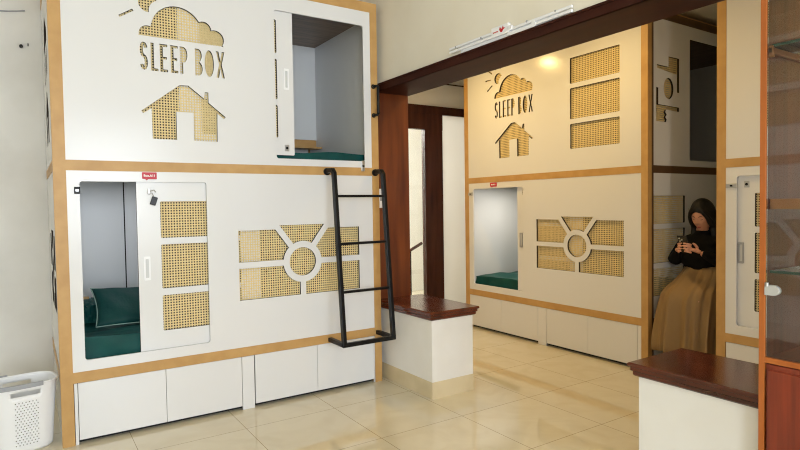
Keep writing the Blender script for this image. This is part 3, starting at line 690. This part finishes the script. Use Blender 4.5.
# ------------------------------------------------------------------ laundry basket
def basket():
    cx, cy, h = -.058, 3.885, .385
    B0 = root('laundry_basket', (cx, cy, 0), math.radians(10), 'white plastic laundry basket with grey handles in the left corner', 'basket')
    n = 72
    def outline(t, a, b, p=3.2):
        c, s_ = math.cos(t), math.sin(t)
        return Vector((a*abs(c)**(2/p)*(1 if c >= 0 else -1), b*abs(s_)**(2/p)*(1 if s_ >= 0 else -1), 0))
    zs = [0, .012, .03, .1, .16, .22, .27, .300, .326, .352, .365, .376, h]
    W0, D0, W1, D1_ = .142, .105, .168, .130
    bm = bmesh.new(); rings = []
    for z in zs:
        k = z/h; a, b = W0+(W1-W0)*k, D0+(D1_-D0)*k
        if z == 0: a -= .012; b -= .012
        rings.append([bm.verts.new(outline(2*PI*i/n, a, b)+Vector((0, 0, z))) for i in range(n)])
    lift = lambda i: .0
    for j, (A, Bq) in enumerate(zip(rings, rings[1:])):
        for i in range(n):
            zmid = (zs[j]+zs[j+1])/2; ang = (i+.5)/n*360
            front = 256 <= ang <= 284; back = 76 <= ang <= 104
            if .326 < zmid < .353 and (front or back): continue          # hand slots
            bm.faces.new((A[i], A[(i+1) % n], Bq[(i+1) % n], Bq[i]))
    bm.faces.new(rings[0])
    body = obj('tub', bm, M['plastic'], B0, smooth=True)
    md = body.modifiers.new('solid', 'SOLIDIFY'); md.thickness = .004; md.offset = -1
    # the perforated field on the wide front (and back): small raised-through dark openings
    for sgn in (-1, 1):
        bm = bmesh.new()
        for r in range(17):
            z = .050+r*.0150
            for c in range(7):
                x = (c-3)*.0165+(.008 if r % 2 else 0)
                k = z/h; b = D0+(D1_-D0)*k; a = W0+(W1-W0)*k
                y = sgn*(b*(1-abs(x/a)**3.2)**(1/3.2)+.0004)
                disc(bm, (x, y, z), (0, 1, .09*sgn), .0032, .001, 8)
        obj('vent_holes', bm, M['vent_dark'], body)
    bm = bmesh.new(); tube(bm, [outline(2*PI*i/n, W1+.003, D1_+.003)+Vector((0, 0, h)) for i in range(n)], .0055, 8, closed=True); obj('rim', bm, M['plastic'], body, smooth=True)
    for a0, a1 in ((88, 200), (185, 268)):
        pass
    for s_ in (-1, 1):     # grey carry handles folded along the rim
        pts = [outline(math.radians(a), W1+.006, D1_+.012)+Vector((0, 0, h+.004)) for a in (range(96, 181, 6) if s_ == 1 else range(180, 292, 6))]
        bm = bmesh.new(); rr = []
        for i, p in enumerate(pts):
            t = (pts[min(i+1, len(pts)-1)]-pts[max(i-1, 0)]).normalized(); nn = t.cross(Vector((0, 0, 1)))
            rr.append([bm.verts.new(p+nn*dx*.005+Vector((0, 0, dz*.013-.004))) for dx, dz in ((-1, -1), (1, -1), (1, 1), (-1, 1))])
        for A, Bq in zip(rr, rr[1:]):
            for k in range(4): bm.faces.new((A[k], A[(k+1) % 4], Bq[(k+1) % 4], Bq[k]))
        bm.faces.new(rr[0]); bm.faces.new(rr[-1][::-1])
        obj('carry_handle', bm, M['grey_plastic'], B0, bevel=.003)
basket()

# nails in the wall behind the basket
bm = bmesh.new(); disc(bm, (0, -.01, 0), (0, 1, 0), .012, .02, 12); disc(bm, (0, -.028, 0), (0, 1, 0), .006, .02, 8)
o = obj('wall_plug', bm, M['black']); o.location = (.004, YB, 2.534); tag(o, 'black round plug in the grey wall near the upper left corner', 'wall plug')
bm = bmesh.new(); tube(bm, [(0, 0, 0), (0, -.02, 0), (0, -.024, .012)], .004, 6)
o = obj('wall_hook', bm, M['black']); o.location = (.046, YB, 2.545); tag(o, 'tiny hook on the grey wall, just right of the black plug', 'hook')
bm = bmesh.new(); tube(bm, [(-.35+.055*k, YB-.012, 2.79-.028*math.sin(k/7*PI)) for k in range(8)], .005, 6)
tag(obj('hanging_cord', bm, M['grey_plastic']), 'thin grey cord sagging along the top of the left wall', 'cord')

# ------------------------------------------------------------------ seated person
def skin_bm(joints, edges, sub=2):
    me = bpy.data.meshes.new('s'); me.from_pydata([j[:3] for j in joints], [], []); me.update()
    me = bpy.data.meshes.new('s'); me.from_pydata([j[:3] for j in joints], edges, [])
    o = bpy.data.objects.new('s', me); COL.objects.link(o)
    o.modifiers.new('skin', 'SKIN')
    for v, j in zip(me.skin_vertices[0].data, joints):
        r = j[3]; v.radius = r if isinstance(r, tuple) else (r, r)
    me.skin_vertices[0].data[0].use_root = True
    md = o.modifiers.new('sub', 'SUBSURF'); md.levels = sub; md.render_levels = sub
    return bake(o)

def join_bm(parts):
    out = bmesh.new()
    for b in parts:
        me = bpy.data.meshes.new('j'); b.to_mesh(me); b.free(); out.from_mesh(me); bpy.data.meshes.remove(me)
    return out

def remesh(bm, vox, smooth=4):
    me = bpy.data.meshes.new('r'); bm.to_mesh(me); bm.free()
    o = bpy.data.objects.new('r', me); COL.objects.link(o)
    md = o.modifiers.new('r', 'REMESH'); md.mode = 'VOXEL'; md.voxel_size = vox
    if smooth:
        md = o.modifiers.new('s', 'SMOOTH'); md.iterations = smooth; md.factor = .5
    return bake(o)

def person():
    base = Vector((4.42, 2.42, 0))
    P = root('person', base, 0, 'seated woman in black sweater and long tan skirt looking down at a phone', 'person')
    hc = Vector((4.395, 2.408, 1.238))                       # head centre
    Rh = Matrix.Rotation(math.radians(180), 3, 'Z') @ Matrix.Rotation(math.radians(22), 3, 'Y')   # local +x = face forward, tilted down
    hp = lambda x, y, z: hc+Rh @ Vector((x, y, z))
    # --- head
    hb = bmesh.new(); bmesh.ops.create_uvsphere(hb, u_segments=48, v_segments=36, radius=1)
    for v in hb.verts:
        x, y, z = v.co
        jaw = 1-.28*max(0, -z)**1.3
        X = x*.092*(1-.10*max(0, -z)) ; Y = y*.074*jaw; Z = z*.118
        if x > .3: X *= 1-.09*(x-.3)                         # flatter face
        X += .012*max(0, -z)*(x > 0)*1.0
        # nose, brow, sockets, lips, chin
        def g(cy, cz, sy, sz): return math.exp(-((y-cy)/sy)**2-((z-cz)/sz)**2)
        if x > 0:
            X += .017*g(0, -.20, .13, .11)+.008*g(0, .0, .10, .16)
            X -= .007*(g(.38, .04, .20, .10)+g(-.38, .04, .20, .10))
            X += .004*(g(.38, .16, .26, .07)+g(-.38, .16, .26, .07))
            X += .006*g(0, -.50, .22, .05)+.005*g(0, -.60, .2, .05)-.004*g(0, -.40, .25, .05)
            X += .007*g(0, -.86, .25, .15)
            X += .004*(g(.5, -.25, .22, .22)+g(-.5, -.25, .22, .22))
        v.co = hp(X, Y, Z)
    ears = []
    for s_ in (-1, 1):
        e = bmesh.new(); ball(e, (0, 0, 0), (.018, .008, .030), 12, 8)
        for v in e.verts: v.co = hp(v.co.x-.005, v.co.y+s_*.074, v.co.z-.005)
        ears.append(e)
    # --- body under the clothes (one skin graph)
    J = [(4.43, 2.42, .66, .11), (4.445, 2.42, .80, .095), (4.445, 2.42, .95, .10), (4.44, 2.42, 1.05, .06), (4.425, 2.42, 1.10, .045), (4.405, 2.423, 1.17, .045),
         (4.44, 2.555, 1.035, .045), (4.365, 2.625, .86, .034), (4.215, 2.50, .965, .022),
         (4.44, 2.285, 1.035, .045), (4.36, 2.225, .86, .034), (4.215, 2.325, .965, .022),
         (4.42, 2.50, .63, .075), (4.12, 2.50, .63, .052), (4.12, 2.49, .36, .045), (4.14, 2.49, .07, .03),
         (4.42, 2.34, .63, .075), (4.12, 2.32, .63, .052), (4.12, 2.33, .36, .045), (4.14, 2.33, .07, .03)]
    E = [(0, 1), (1, 2), (2, 3), (3, 4), (4, 5), (3, 6), (6, 7), (7, 8), (3, 9), (9, 10), (10, 11), (0, 12), (12, 13), (13, 14), (14, 15), (0, 16), (16, 17), (17, 18), (18, 19)]
    body = skin_bm(J, E)
    # --- hands: palm plus five bent fingers each, closing on the phone
    phone_c = Vector((4.120, 2.397, 1.028))
    parts = [body, hb]+ears
    def hand(wrist, sgn):
        # sgn +1: her right hand (+y side), reaching the phone from that side
        w = Vector(wrist)
        ph = phone_c+Vector((0, sgn*.036, -.030))
        palm_dir = (ph-w).normalized()
        palm_c = w+palm_dir*.045
        kn = w+palm_dir*.085
        js = [(w.x, w.y, w.z, (.021, .016)), (palm_c.x, palm_c.y, palm_c.z, (.030, .016)), (kn.x, kn.y, kn.z, (.033, .013))]
        parts.append(skin_bm([(*Vector(j[:3]), j[3]) for j in js], [(0, 1), (1, 2)]))
        # fingers wrap behind the phone (the far side from her face), thumb on the near side
        for i in range(4):
            zoff = .032-.0195*i; ln = (.95, 1.05, 1.0, .82)[i]
            a = kn+Vector((0, 0, zoff))-palm_dir*.01
            b = a+palm_dir*.018*ln+Vector((-.016, 0, .004))
            c = b+Vector((-.012, -sgn*.022*ln, .004)); d = c+Vector((.006, -sgn*.018*ln, .002))
            parts.append(skin_bm([(*a, .0088), (*b, .0080), (*c, .0074), (*d, .0062)], [(0, 1), (1, 2), (2, 3)]))
        a = w+palm_dir*.028+Vector((.012, 0, .014)); b = a+palm_dir*.028+Vector((.008, 0, .022)); c = b+Vector((-.006, -sgn*.020, .016))
        parts.append(skin_bm([(*a, .0125), (*b, .0102), (*c, .0080)], [(0, 1), (1, 2)]))
    hand((4.205, 2.492, .968), 1); hand((4.205, 2.318, .968), -1)
    bm = remesh(join_bm(parts), .0035, 2)
    for v in bm.verts: v.co -= base
    B = obj('body', bm, M['skin'], P, smooth=True)
    # --- facial features as parts
    for s_ in (-1, 1):
        bm = bmesh.new(); tube(bm, [hp(.0845-.0055*t, s_*(.014+.0125*t), .020+.004*math.sin(t*PI/2)) for t in (0, .5, 1, 1.5, 2)], [.0020, .0030, .0030, .0026, .0014], 6)
        for v in bm.verts: v.co -= base
        obj('eyebrow', bm, M['hair'], B)
        bm = bmesh.new(); tube(bm, [hp(.0800-.004*t, s_*(.015+.0115*t), -.002-.003*math.sin(t*PI/2)) for t in (0, .5, 1, 1.5, 2)], [.0016, .0028, .0032, .0028, .0016], 6)
        for v in bm.verts: v.co -= base
        obj('eyelid', bm, M['hair'], B)
    bm = bmesh.new()
    tube(bm, [hp(.0875-.006*abs(t)**2, .012*t, -.062-.0015*abs(t)) for t in (-1.3, -.6, 0, .6, 1.3)], [.002, .0042, .005, .0042, .002], 8)
    for v in bm.verts: v.co -= base
    obj('lips', bm, M['lips'], B)
    # --- hair: skull cap with parting, curtains beside the face and a fall behind the shoulders
    hair = []
    c = bmesh.new(); bmesh.ops.create_uvsphere(c, u_segments=40, v_segments=28, radius=1)
    for v in c.verts:
        x, y, z = v.co
        X, Y, Z = x*.106-.010, y*.087, z*.126+.010
        face = max(0, 1-((y*1.22)**2+((z+.52)*1.12+.0)**2)) if x > 0 else 0
        X -= .09*min(1, face*3)
        v.co = hp(X, Y, Z)
    hair.append(c)
    for s_ in (-1, 1):
        pts = [hp(.060, s_*.020, .088), hp(.072, s_*.047, .058), hp(.060, s_*.068, .012), hp(.042, s_*.074, -.035), hp(.020, s_*.076, -.085)]
        p3 = pts[-1]+Vector((.01, 0, -.06)); p4 = p3+Vector((.015, 0, -.12))
        hair.append(skin_bm([(*p, (.013, .019) if i < 3 else (.020, .026)) for i, p in enumerate(pts)]+[(*p3, (.034, .026)), (*p4, (.026, .020))], [(i, i+1) for i in range(6)]))
    back = [hp(-.06, 0, .05), hp(-.085, 0, -.03)]; b2 = back[-1]+Vector((.0, 0, -.10)); b3 = b2+Vector((.015, 0, -.12)); b4 = b3+Vector((0, 0, -.10))
    hair.append(skin_bm([(*back[0], (.07, .06)), (*back[1], (.075, .055)), (*b2, (.085, .045)), (*b3, (.085, .035)), (*b4, (.06, .02))], [(i, i+1) for i in range(4)]))
    bm = remesh(join_bm(hair), .006, 3)
    for v in bm.verts: v.co -= base
    Hh = obj('hair', bm, M['hair'], B, smooth=True)
    bm = bmesh.new(); a = hp(.045, -.070, .075); b_ = hp(.030, -.082, .045)
    tube(bm, [a-base, b_-base], .0045, 8); obj('hair_clip', bm, M['silver'], Hh)
    # --- sweater
    J = [(4.43, 2.42, .74, (.135, .155)), (4.445, 2.42, .86, (.125, .160)), (4.445, 2.42, .97, (.118, .150)), (4.44, 2.42, 1.045, (.075, .09)), (4.425, 2.42, 1.095, (.066, .070)), (4.412, 2.418, 1.140, (.062, .066)),
         (4.44, 2.565, 1.020, (.068, .068)), (4.365, 2.630, .865, (.058, .058)), (4.213, 2.498, .966, (.030, .030)),
         (4.44, 2.275, 1.020, (.068, .068)), (4.36, 2.215, .865, (.058, .058)), (4.213, 2.314, .966, (.030, .030))]
    E = [(0, 1), (1, 2), (2, 3), (3, 4), (4, 5), (3, 6), (6, 7), (7, 8), (3, 9), (9, 10), (10, 11)]
    extra = bmesh.new(); ball(extra, (4.40, 2.42, .92), (.125, .165, .13), 24, 18)
    bm = remesh(join_bm([skin_bm(J, E), extra]), .008, 4)
    for v in bm.verts:
        v.co -= base
    obj('sweater', bm, M['knit'], P, smooth=True)
    # --- long skirt: waist, lap, then a full pleated fall to the shins
    rows = [(.845, 4.315, 4.565, .138), (.79, 4.28, 4.575, .150), (.73, 4.20, 4.58, .170), (.69, 4.12, 4.58, .185), (.655, 4.075, 4.58, .192), (.60, 4.05, 4.58, .197),
            (.50, 4.045, 4.46, .202), (.40, 4.04, 4.36, .206), (.30, 4.03, 4.31, .210), (.20, 4.03, 4.30, .212)]
    bm = bmesh.new(); n = 120; rings = []
    for j, (z, xa, xb, ry) in enumerate(rows):
        fold = (.002, .004, .007, .010, .013, .015, .017, .019, .021, .022)[j]; r_ = []
        cy = 2.412+.010*min(1, j/7)
        for i in range(n):
            t = 2*PI*i/n; f = .8*math.sin(t*15+j*.10)+.7*math.sin(t*9+1.3-j*.12)+.35*math.sin(t*24+.7)
            cx, rx = (xa+xb)/2, (xb-xa)/2
            ce, se = math.cos(t), math.sin(t)
            ex_ = 2.5; px = abs(ce)**(2/ex_)*(1 if ce >= 0 else -1); py = abs(se)**(2/ex_)*(1 if se >= 0 else -1)
            r_.append(bm.verts.new((cx+px*(rx+fold*f)-base.x, cy+py*(ry+fold*f)-base.y, z+.006*math.sin(t*5))))
        rings.append(r_)
    for A, Bq in zip(rings, rings[1:]):
        for i in range(n): bm.faces.new((A[i], A[(i+1) % n], Bq[(i+1) % n], Bq[i]))
    S = obj('skirt', bm, M['skirt'], P, smooth=True)
    md = S.modifiers.new('sub', 'SUBSURF'); md.levels = 1; md.render_levels = 1
    md = S.modifiers.new('solid', 'SOLIDIFY'); md.thickness = .004
    for y in (2.49, 2.33):
        bm = bmesh.new(); ball(bm, (4.10-base.x, y-base.y, .042), (.115, .042, .042), 20, 12)
        for v in bm.verts: v.co.z = max(v.co.z, .0)
        obj('shoe', bm, M['shoe'], P, smooth=True)
    # --- phone (held, so a thing of its own)
    ph = root('smartphone', phone_c, 0, 'dark smartphone held in both hands by the seated woman', 'phone')
    Rp = Matrix.Rotation(math.radians(-28), 3, 'Y')
    bm = boxes((-.004, .004, -.036, .036, -.074, .074)); 
    for v in bm.verts: v.co = Rp @ v.co
    obj('case', bm, M['phone'], ph, bevel=.003)
    for z, y in ((.054, .020), (.030, .020), (.042, .004)):
        bm = bmesh.new(); disc(bm, (-.0055, y, z), (1, 0, 0), .0062, .004, 16)
        for v in bm.verts: v.co = Rp @ v.co
        obj('camera_lens', bm, M['phone_ring'], ph)
person()
st = root('stool', (4.47, 2.42, 0), 0, 'slate grey stool under the seated woman', 'stool')
obj('seat', boxes((-.16, .15, -.17, .17, .51, .545)), M['stool'], st, bevel=.012)
for sx_, sy_ in ((-1, -1), (-1, 1), (1, -1), (1, 1)):
    bm = bmesh.new(); tube(bm, [(sx_*.12, sy_*.13, .515), (sx_*.15, sy_*.155, 0)], .016, 8); obj('leg', bm, M['stool'], st)

# ------------------------------------------------------------------ light
w = bpy.data.worlds.new('sky'); sc.world = w; w.use_nodes = True
bg = w.node_tree.nodes['Background']; bg.inputs[0].default_value = (.80, .90, 1, 1); bg.inputs[1].default_value = .4

def area(name, loc, rot, size, energy, col, shape='RECTANGLE', spread=PI):
    l = bpy.data.lights.new(name, 'AREA'); l.shape = shape; l.size = size[0]
    if shape == 'RECTANGLE': l.size_y = size[1]
    l.energy = energy; l.color = col; l.spread = spread
    o = bpy.data.objects.new(name, l); COL.objects.link(o); o.location = loc; o.rotation_euler = rot
    return o
DAY = (.81, .90, 1.)
for x, e in ((-.9, 130), (1.2, 95)): area('unseen_window_daylight', (x, -3.36, 1.75), (math.radians(90), 0, 0), (1.58, 1.88), e, DAY)       # faces +y
for y in (-2.1,): area('unseen_window_daylight', (-2.36, y, 1.75), (0, math.radians(-90), 0), (1.88, 1.78), 12, DAY)        # faces +x
area('unseen_window_daylight', (3.4, -3.36, 1.7), (math.radians(90), 0, 0), (1.18, 1.78), 7, DAY)  # unseen back-room window, added to light the end wall
WARM = (1., .68, .25)
for i, (x, y) in enumerate(((3.33, 4.35), (3.33, 2.95), (3.33, .80))):  # the last one is unseen, added to brighten the pod beside the cabinet
    bm = bmesh.new(); disc(bm, (0, 0, 0), (0, 0, 1), .052, .006, 24)
    d = root('downlight', (x, y, ZC2-.004), 0, ('ceiling downlight nearest the glazed door', 'middle ceiling downlight of the back room', 'added ceiling downlight brightening the pod near the display cabinet')[i], 'ceiling light')
    obj('lamp_face', bm, M['bulb'], d)
    bm = bmesh.new(); tube(bm, [(.062*math.cos(k*PI/12), .062*math.sin(k*PI/12), .0) for k in range(24)], .008, 6, closed=True); obj('trim_ring', bm, M['plastic'], d)
    area('downlight_glow', (x, y, ZC2-.03), (0, 0, 0), (.10, .1), (14, 11, 8)[i], WARM, 'DISK')
area('unseen_berth_light', (4.5, 4.4, 1.54), (0, 0, 0), (.5, .1), 6, (1, .93, .80))  # unseen lamp, assumed from the bright interior of this berth
area('unseen_berth_light', (.75, 4.3, 1.54), (0, 0, 0), (.5, .1), 1.8, (.95, .97, 1))  # unseen faint fill, added to brighten the left pod's lower berth
area('stairwell_daylight', (3.2, 6.9, 2.6), (0, math.radians(-35), 0), (1.2, .9), 75, (1, .98, .95))

# ------------------------------------------------------------------ camera
cam = bpy.data.cameras.new('camera'); co = bpy.data.objects.new('camera', cam); COL.objects.link(co); sc.camera = co
yaw, pitch, roll, f = .9905, .0339, -.0154, 568.7266
F = Vector((math.cos(yaw)*math.cos(pitch), math.sin(yaw)*math.cos(pitch), -math.sin(pitch)))
R = Vector((math.sin(yaw), -math.cos(yaw), 0)); U = R.cross(F)
R2 = R*math.cos(roll)+U*math.sin(roll); U2 = -R*math.sin(roll)+U*math.cos(roll)
m = Matrix((R2, U2, -F)).transposed().to_4x4(); m.translation = (0, 0, 1.35); co.matrix_world = m
cam.sensor_width = 36; cam.lens = f*36/800; cam.clip_start = .05

sc.view_settings.view_transform = 'Standard'; sc.view_settings.look = 'None'; sc.view_settings.gamma = 1
sc.view_settings.use_curve_mapping = False
sc.view_settings.exposure = 0.0
sc.cycles.use_denoising = True
sc.cycles.pixel_filter_type = 'BLACKMAN_HARRIS'; sc.cycles.filter_width = 1.1
sc.cycles.denoising_input_passes = 'RGB_ALBEDO_NORMAL'; sc.cycles.denoising_prefilter = 'NONE'; sc.cycles.use_adaptive_sampling = False
sc.cycles.max_bounces = 10; sc.cycles.diffuse_bounces = 6; sc.cycles.glossy_bounces = 4
sc.cycles.sample_clamp_indirect = 6
